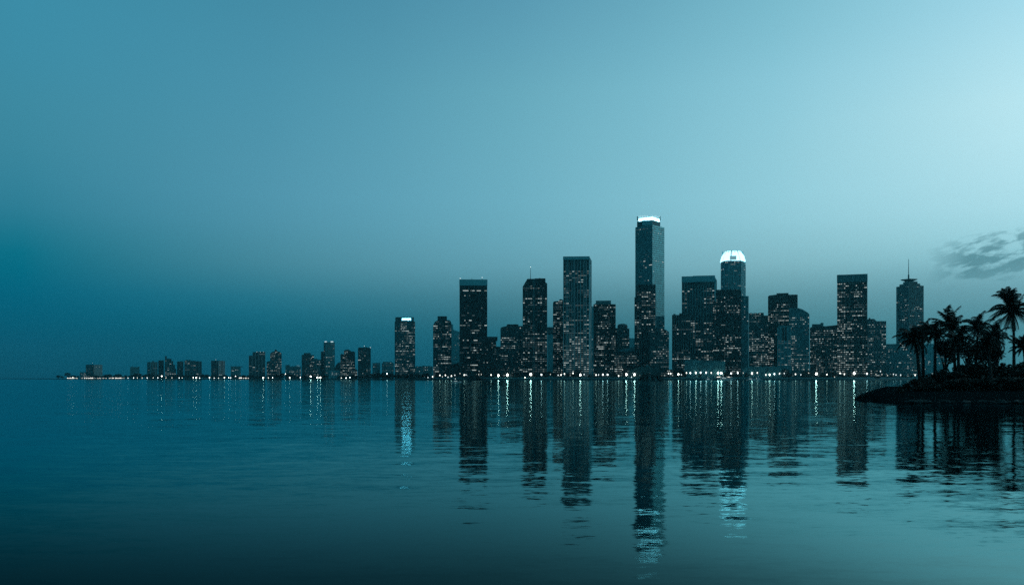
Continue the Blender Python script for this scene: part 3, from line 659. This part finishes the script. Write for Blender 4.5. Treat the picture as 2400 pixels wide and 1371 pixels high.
for k in range(5):
    tr = MB(); tr.tube([(0, 0, -.3), (.1, 0, 1.5), (.0, .1, 3.2)], [.4, .3, .2], 7)
    for j in range(4):
        a = j*1.6+k; tr.tube([(0, .1, 2.6), (1.1*math.cos(a), 1.1*math.sin(a), 4.2)], [.18, .08], 5)
    cr = leaf_crown(420, 4.4, 3.4, .75, 40+k)
    cm_ = cr.mesh('crown', [FOL_FAR]); cm_.transform(Matrix.Translation((0, 0, 4.6)))
    FT.append((tr.mesh('trunk', [BARK]), cm_))
TREES = []
rs = random.Random(21)
TR = [(137, 879, 10), (146, 881, 9), (160, 874, 13), (174, 879, 10), (184, 880, 8), (247, 877, 14), (258, 877, 12), (270, 879, 9), (279, 876, 11), (293, 879, 10), (316, 875, 12), (330, 876, 13), (343, 877, 13), (356, 877, 12),
      (376, 879, 9), (416, 877, 14), (427, 879, 9), (441, 879, 10), (478, 876, 13), (486, 877, 12), (531, 880, 9), (547, 881, 8), (573, 880, 9), (580, 881, 8), (616, 880, 9), (648, 877, 12), (664, 874, 13), (676, 872, 15), (690, 877, 12),
      (701, 879, 10), (716, 879, 10), (734, 877, 11), (757, 878, 11), (768, 879, 9), (783, 877, 12), (792, 876, 12), (808, 878, 11), (826, 876, 13), (845, 879, 10), (860, 879, 10), (874, 875, 14), (884, 873, 15), (897, 872, 16), (912, 873, 15), (921, 876, 12),
      (935, 877, 13), (950, 876, 14), (966, 875, 14), (980, 876, 13), (992, 874, 14), (1003, 875, 14), (1026, 872, 14), (1046, 873, 13), (1064, 874, 12), (1096, 876, 12), (1112, 874, 12), (1133, 875, 12), (1158, 876, 12), (1176, 874, 15), (1186, 874, 14),
      (1204, 874, 15), (1214, 873, 14), (1256, 875, 11), (1275, 872, 14), (1283, 870, 16), (1292, 870, 15), (1301, 873, 12), (1333, 874, 14), (1345, 874, 14), (1354, 874, 12), (1384, 876, 11), (1435, 873, 13), (1443, 874, 12), (1585, 866, 16), (1594, 868, 14), (1604, 870, 12), (1640, 877, 10),
      (1702, 872, 12), (1749, 873, 12), (1850, 874, 13), (1886, 874, 14), (1903, 875, 11), (1926, 874, 14), (1944, 872, 16), (1953, 873, 14), (1990, 876, 11), (2018, 875, 13), (2044, 876, 12), (2072, 877, 12), (2088, 878, 11), (2120, 878, 12), (2133, 879, 11)]
rs2 = random.Random(31)
for px in range(196, 1000, 9):
    TR.append((px+rs2.uniform(-3, 3), 881.5-rs2.random()**2*5.5, rs2.uniform(9, 15)))
TR.sort()
labs = name_by_building([t_[0] for t_ in TR], '{o} dark bushy shore tree{t} at the foot of {s}')
for (px, py, w), lab in zip(TR, labs):
    D = shoreD(px)+rs.uniform(14, 22)
    h = gz(py, D)-ZG; sx_ = w/F*D/8.2*1.15
    t = thing('shore_tree', lab, 'tree', (gx(px, D), D, ZG), 'dark trees along the far shore')
    t.rotation_euler.z = rs.uniform(0, 6.28); t.scale = (sx_, sx_, max(h/7.6, .5))
    tr, cr = rs.choice(FT); link('trunk', tr, t); link('crown', cr, t)
# mangrove islet just off the city
il = MB(); c = (gx(1527, 1310), 1310); ring = []
for k in range(20):
    a = k*2*math.pi/20; ring.append((c[0]+19*math.cos(a), c[1]+9*math.sin(a)*(1+.1*math.sin(3*a)), -.4))
il.prism(ring, (0, 0, .8)); tag(il.build('islet', surf('islet_mud', (.012, .018, .018), .9)), kind='structure')
MG = [leaf_crown(900, 5.2, 4.2, .75, 90+k, 9, -.9).mesh('mangrove_thicket', [FOL_FAR]) for k in range(2)]
for i, (px, top) in enumerate(((1505, 876), (1516, 873.5), (1528, 873), (1540, 874.5), (1551, 878))):
    t = link('mangrove_bush', MG[i % 2]); h = gz(top, 1310)
    t.location = (gx(px, 1310), 1310+(i % 2)*2, h*.45); t.scale = (1, .9, h/9.0+.1); t.rotation_euler.z = i
    tag(t, '%s black mangrove bush from the left on the islet off the seawall' % ORD[i], 'bush', 'mangrove bushes on the islet')

# ------------------------------------------------------------------ boats
HULL = surf('white_hull', (.65, .67, .67), .35, .5, .08); HULLD = surf('dark_hull', (.02, .022, .025), .5)
def boat(px, D, L, label, dark=False, masth=0, head=0., lit=True):
    t = thing('motor_yacht' if not dark else 'moored_barge', label, 'boat', (gx(px, D), D, 0)); t.rotation_euler.z = head
    m = MB(); n = 9; rows = []
    for i in range(n):
        f = i/(n-1); x = (f-.5)*L; b = L*.15*(1-max(0, (f-.45)/.55)**2.2)+.03; sh = L*.085*(1+.5*f*f)
        rows.append([(x, -b, sh), (x-.02*L*f, -b*.7, -.25), (x-.02*L*f, b*.7, -.25), (x, b, sh)])
    base = len(m.v)
    for r_ in rows: m.v += r_
    for i in range(n-1):
        for k in range(4):
            k2 = (k+1) % 4; m.f.append((base+i*4+k, base+(i+1)*4+k, base+(i+1)*4+k2, base+i*4+k2)); m.m.append(0)
    m.f += [(base, base+1, base+2, base+3), tuple(base+(n-1)*4+k for k in (3, 2, 1, 0))]; m.m += [0, 0]
    m.build('hull', HULLD if dark else HULL, t)
    h0 = L*.088; c = MB()
    c.prism([(-.3*L, -.1*L, h0), (.18*L, -.1*L, h0), (.08*L, -.1*L, h0+.09*L), (-.28*L, -.1*L, h0+.09*L)], (0, .2*L, 0)); c.build('cabin', HULLD if dark else HULL, t)
    c = MB(); c.box((-.24*L, -.104*L, 0), (1, 0, 0), .3*L, (0, -1, 0), .02, h0+.04*L, h0+.07*L); c.build('cabin_window', LIT[3] if lit else GLASS['black'], t)
    c = MB(); c.prism([(-.22*L, -.07*L, h0+.092*L), (.02*L, -.07*L, h0+.092*L), (-.03*L, -.07*L, h0+.14*L), (-.2*L, -.07*L, h0+.14*L)], (0, .14*L, 0)); c.build('flybridge', HULLD if dark else HULL, t)
    c = MB(); c.tube([(-.1*L, 0, h0+.14*L), (-.12*L, 0, h0+.14*L+max(masth, .12*L))], [.05, .03], 6); ms_ = c.build('mast', TRIM['pale'], t)
    c = MB(); c.lathe((-.12*L, 0, h0+.14*L+max(masth, .12*L)), [(.02, 0), (.18, .1), (.18, .35), (.02, .45)], 8); c.build('masthead_light', BEACON, ms_)
boat(1070, 560, 6.2, 'small lone motor boat lying out on the water before the round-shouldered tower', head=.1)
boat(1699, 1345, 21, 'largest white motor yacht moored at the quay under the blank hall', head=.05)
boat(1712, 1352, 13, 'smaller white yacht moored behind the largest yacht at the quay', head=3.0)
boat(1760, 1350, 14, 'white yacht moored before the low pale terminal, bow toward the others', head=.1)
boat(1774, 1353, 16, 'long white yacht beside the terminal, second of the moored pair', head=3.2)
boat(1661, 1352, 12, 'white yacht moored alone under the lamps of the blank hall', head=.0)
boat(1121, 1345, 24, 'black unlit barge moored below the overhanging-roof block', dark=True, head=.02, lit=False)

# ------------------------------------------------------------------ the palm island
def island():
    """a low bank: rows of points from the waterline up to the flat top, as one sheet"""
    fr = [(2003, 106, 0), (2030, 101, .0), (2060, 96, .0), (2110, 93.5, .0), (2180, 92, .0), (2260, 91, .0), (2340, 90.5, .0), (2420, 90, 0), (2600, 88, 0), (2750, 87, 0)]
    rs = random.Random(8); m = MB(); cols_ = []
    P = np.linspace(0, len(fr)-1, 150)
    for q in P:
        i = min(int(q), len(fr)-2); f = q-i
        px = fr[i][0]*(1-f)+fr[i+1][0]*f; D = fr[i][1]*(1-f)+fr[i+1][1]*f
        k = min(1, max(0, (px-2003)/75))**.75       # the bank rises from the tip
        jit = lambda s: rs.uniform(-s, s)
        cl = []
        for (dd, z) in ((-1.2, -.35), (0, .02), (.8, .22+jit(.06)), (1.8, .42+jit(.07)), (3.2, .68+jit(.07)), (5.5, .95+jit(.05)), (9, 1.15+jit(.04)), (16, 1.2), (40, 1.25), (70, 1.1), (78, -.3)):
            dd2 = dd if dd < 9 else dd*(.25+.75*k)
            y = D+dd2*(.45+.55*k); zz = z*k if z > 0 else z
            cl.append((gx(px, D)+(gx(px, D)/D)*(y-D)*1.0+jit(.12), y+jit(.12), zz if px > 2004 else min(zz, .05)))
        cols_.append(cl)
    n = len(cols_[0])
    for c_ in cols_: m.v += c_
    for i in range(len(cols_)-1):
        for j in range(n-1):
            m.f.append((i*n+j, (i+1)*n+j, (i+1)*n+j+1, i*n+j+1)); m.m.append(0)
    o = m.build('island_bank', surf('bank_soil', (.007, .013, .014), .95, .0, .6, noise=1.2))
    for p in o.data.polygons: p.use_smooth = True
    tag(o, kind='structure')
island()
def rock_mesh(seed):
    r = random.Random(seed); m = MB(); seg, rg = 9, 5
    for i in range(rg+1):
        th = math.pi*i/rg
        for k in range(seg):
            a = 2*math.pi*k/seg; q = 1+r.uniform(-.2, .2)
            m.v.append((math.sin(th)*math.cos(a)*q, math.sin(th)*math.sin(a)*q*.8, math.cos(th)*.6*q))
    for i in range(rg):
        for k in range(seg):
            k2 = (k+1) % seg; m.f.append((i*seg+k, (i+1)*seg+k, (i+1)*seg+k2, i*seg+k2)); m.m.append(0)
    return m.mesh('shore_rock', [ROCKM])
ROCKM = surf('shore_rock', (.03, .045, .045), .85, .3, .5, noise=4.)
RM = [rock_mesh(k) for k in range(4)]
rs = random.Random(17)
RK = sorted([rs.uniform(2120, 2398) for _ in range(46)])
for i, px in enumerate(RK):
    D = 91.5+rs.uniform(-.6, 1.6)-(px-2180)*.004
    o = link('shore_rock', RM[i % 4]); s = rs.uniform(.12, .38)
    o.location = (gx(px, D), D, .06+rs.uniform(0, .18)); o.scale = (s*1.5, s, s*.8); o.rotation_euler.z = rs.uniform(0, 6)
    tag(o, 'small grey rock among many strewn along the waterline of the palm island', 'rock', 'rocks along the island waterline')

def palm(px, pyc, D, px_base, label, fr=3.6, n=24, seed=1, wind=-.35, up=.5, zb=1.1, droop=1.0, hand=None):
    r = random.Random(seed); fr *= 1.16; n = int(n*1.25)
    xb, xt = gx(px_base, D), gx(px, D); zc = gz(pyc, D)
    t = thing('palm_tree', label, 'tree', (xb, D, zb), 'coconut palms on the island')
    H = zc-zb; dx = xt-xb; tr = MB(); pts = []; rad = []
    for i in range(15):
        f = i/14; pts.append((dx*(f**1.6)+.08*math.sin(f*5+seed), .25*math.sin(f*3+seed), -.4+(H+.4)*f)); rad.append(.24-.11*f+(.1 if i == 0 else 0)+.012*(i % 2))
    tr.tube(pts, rad, 9)
    tr.build('trunk', BARK, t)
    top = Vector(pts[-1]); m = MB()
    def frond(rach, Ln):
        seg = len(rach)-1
        m.tube([tuple(q) for q in rach], [.035-.028*k/seg for k in range(seg+1)], 4, 1)
        for k in range(1, seg+1):
            for h in (0, .33, .66):
                if k == seg and h > 0: break
                a0 = rach[k-1].lerp(rach[k], h); f = (k-1+h)/seg
                st = (rach[k]-rach[k-1]).normalized(); sd = st.cross(Vector((0, 0, 1)))
                if sd.length < .1: sd = Vector((r.uniform(-1, 1), r.uniform(-1, 1), 0))
                sd.normalize()
                ll = Ln*.25*(math.sin(math.pi*min(1, .2+f*.78)))**.7+.06
                for q in (-1, 1):
                    dirv = (sd*q*.7+st*.6+Vector((wind*.4, 0, -.3-.45*r.random()))).normalized()
                    e = a0+dirv*ll*r.uniform(.75, 1.1); wv = st*.036
                    m.quad([a0-wv, a0+wv, (a0+e)/2+wv*.8+Vector((0, 0, .03)), e, (a0+e)/2-wv*.8])
    seg = 13
    if hand:
        for (mx_, my_, tx_, ty_) in hand:
            for c_ in range(2):
                dp = r.uniform(-.9, .9); q_ = D/F
                j = lambda: r.uniform(-3, 3)
                p1 = top+Vector(((mx_+j())*q_, dp*.6, -(my_+j())*q_)); p2 = top+Vector(((tx_+j())*q_, dp*1.3, -(ty_+j())*q_))
                rach = [top*((1-t_)**2)+p1*(2*t_*(1-t_))+p2*(t_*t_) for t_ in [k/seg for k in range(seg+1)]]
                frond(rach, fr)
    else:
        for i in range(n):
            a = i*2.39996+r.uniform(-.25, .25); lift = up+(1-2*((i+.5)/n))*1.2     # from steep young fronds to hanging old ones
            d = Vector((math.cos(a), math.sin(a), 0)); Ln = fr*r.uniform(.75, 1.12)*(.8 if lift < -.3 else 1)
            p = top.copy(); ang = lift+r.uniform(-.15, .15); rach = []
            for k in range(seg+1):
                rach.append(p.copy()); f = k/seg
                st = Vector((d.x*math.cos(ang)+wind*(.25+f*.7), d.y*math.cos(ang), math.sin(ang))).normalized()
                p = p+st*(Ln/seg); ang = max(ang-(.03+.13*f)*droop, -1.4)
            frond(rach, Ln)
    # nuts and leaf bases close the heart of the crown
    m.lathe(tuple(top+Vector((0, 0, -.45))), [(.1, 0), (.26, .2), (.3, .45), (.12, .75)], 8, 1)
    m.build('crown', [FOL, BARK], t)
HAND = [(-30, -34, -60, -2), (-30, -26, -64, 6), (-26, -14, -62, 18), (-34, -6, -58, 30), (-22, 8, -46, 44), (-14, -58, -40, -38), (-10, -64, -32, -50), (-4, -50, -12, -58), (4, -40, 4, -56), (-6, -30, -24, -46),
        (12, -24, 27, -51), (22, -34, 48, -16), (26, -22, 56, 2), (26, -8, 54, 20), (22, 2, 42, 36), (-6, 20, -10, 46), (3, 22, 2, 48), (10, 18, 14, 44), (-14, 12, -22, 40)]
palm(2371, 731, 122, 2377, 'tallest coconut palm, its whole crown clear against the sky at the frame edge', 3.4, 30, 3, hand=HAND)
palm(2233, 768, 122, 2238, 'second tallest palm with a windswept crown between leaning palms and broad tree', 2.9, 24, 5, up=.6, droop=1.1)
palm(2141, 795, 112, 2158, 'outermost palm on a trunk leaning out toward the water', 2.35, 22, 9, wind=-.2, up=.25, droop=1.5)
palm(2166, 781, 118, 2163, 'thin palm standing straight behind the outermost leaning palm', 2.0, 18, 12, wind=-.25, up=.3, droop=1.3)
palm(2188, 783, 114, 2193, 'short-crowned palm between the thin palm and the second tallest one', 2.3, 22, 15, up=.35, droop=1.4)
palm(2295, 772, 128, 2285, 'palm whose bushy crown tops the broad dark tree', 2.7, 22, 19, up=.4, droop=1.4)
palm(2334, 792, 118, 2336, 'low palm with a thin bare trunk between broad tree and tallest palm', 2.5, 20, 23, up=.3, droop=1.4)
palm(2399, 812, 116, 2401, 'low palm cut by the frame edge beneath the tallest palm', 1.9, 22, 29, up=.3)
palm(2250, 795, 110, 2246, 'squat palm in front of the broad dark tree with hanging fronds', 2.0, 22, 31, up=.2, droop=1.2)
palm(2318, 806, 106, 2322, 'small palm low in front of the broad tree and thin bare trunk', 1.6, 20, 37, up=.3)
def bushmesh(seed, n=1500, size=.17): return leaf_crown(n, 1.5, 1.2, size, seed, 10, -.8)
BM = [bushmesh(200+k).mesh('bush', [FOL]) for k in range(4)]
def broad(px, py, D, w, hgt, label, seed):
    t = thing('broadleaf_tree', label, 'tree', (gx(px, D), D, 1.1), 'broadleaf trees on the island')
    H = gz(py, D)-1.1
    tr = MB(); tr.tube([(0, 0, -.3), (.1, .05, H*.35), (0, 0, H*.7)], [.22, .16, .08], 8)
    for j in range(6):
        a = j*1.05+seed; tr.tube([(0, 0, H*.3), (w*.5*math.cos(a), w*.5*math.sin(a), H*.72)], [.1, .03], 5)
    tr.build('trunk', BARK, t)
    c = leaf_crown(2300, w, hgt, .16, seed, 11); me = c.mesh('crown', [FOL]); me.transform(Matrix.Translation((0, 0, H-hgt*.9))); link('crown', me, t)
broad(2270, 778, 120, 2.4, 1.9, 'broad dark tree with a dense crown under the bushy palm', 301)
broad(2302, 790, 116, 2.2, 2.0, 'rounded dense tree beside the broad dark one, nearer the bare trunk', 302)
broad(2216, 798, 116, 1.3, 1.7, 'narrow leafy tree filling the gap below the second tallest palm', 303)
broad(2330, 800, 112, 1.6, 1.4, 'small spreading tree below the low palm with sky under it', 304)
BU = [(2112, 908, 99, .3), (2130, 895, 103, .5), (2146, 885, 105, .65), (2161, 880, 106, .75), (2176, 873, 108, .9), (2190, 866, 109, 1.1), (2207, 862, 110, 1.15), (2226, 860, 108, 1.2), (2245, 852, 110, 1.35), (2264, 846, 111, 1.45), (2284, 842, 110, 1.5),
      (2304, 845, 110, 1.45), (2325, 852, 108, 1.35), (2346, 850, 110, 1.4), (2366, 846, 110, 1.45), (2386, 844, 111, 1.5), (2406, 840, 110, 1.6), (2430, 842, 110, 1.6),
      (2154, 900, 101, .5), (2174, 894, 101, .65), (2195, 888, 101, .85), (2219, 887, 101, .9), (2243, 884, 101, .95), (2267, 882, 101, 1.), (2291, 881, 101, 1.), (2315, 881, 101, 1.), (2339, 880, 101, 1.), (2363, 879, 101, 1.), (2387, 879, 101, 1.), (2411, 879, 101, 1.)]
rs = random.Random(4); nf = 0; nbk = 0
for i, (px, top, D, s) in enumerate(BU):
    o = link('bush', BM[i % 4]); zt = gz(top, D); zb = 1.0
    sz = max(.35, (zt-zb)/2.15)
    o.location = (gx(px, D), D, zb+sz*1.0); o.scale = (s, s, sz); o.rotation_euler.z = rs.uniform(0, 6.28)
    if i < 18: lab = '%s bush from the left in the tall thicket along the island crest' % (ORD[i])
    else: lab = '%s bush from the left in the low row edging the island bank' % (ORD[i-18])
    tag(o, lab, 'bush', 'bushes on the palm island')

# ------------------------------------------------------------------ haze over the bay
hz = MB(); hz.box((-9100, -400, 0), (1, 0, 0), 18200, (0, 1, 0), 9500, -2, 330)
hm = bpy.data.materials.new('haze'); hm.use_nodes = True; ht = hm.node_tree; ht.nodes.clear()
pv = ht.nodes.new('ShaderNodeVolumePrincipled'); pv.inputs['Color'].default_value = (.3, .9, 1, 1); pv.inputs['Density'].default_value = 4.5e-5; pv.inputs['Anisotropy'].default_value = .6
oo = ht.nodes.new('ShaderNodeOutputMaterial'); ht.links.new(pv.outputs[0], oo.inputs['Volume'])
tag(link('haze', hz.mesh('haze', [hm], True)), kind='stuff')

S.cycles.use_denoising = False; S.cycles.use_adaptive_sampling = False
S.cycles.max_bounces = 6; S.cycles.volume_bounces = 0; S.cycles.sample_clamp_indirect = 22
print('objects', len(bpy.data.objects), 'buildings', nb)
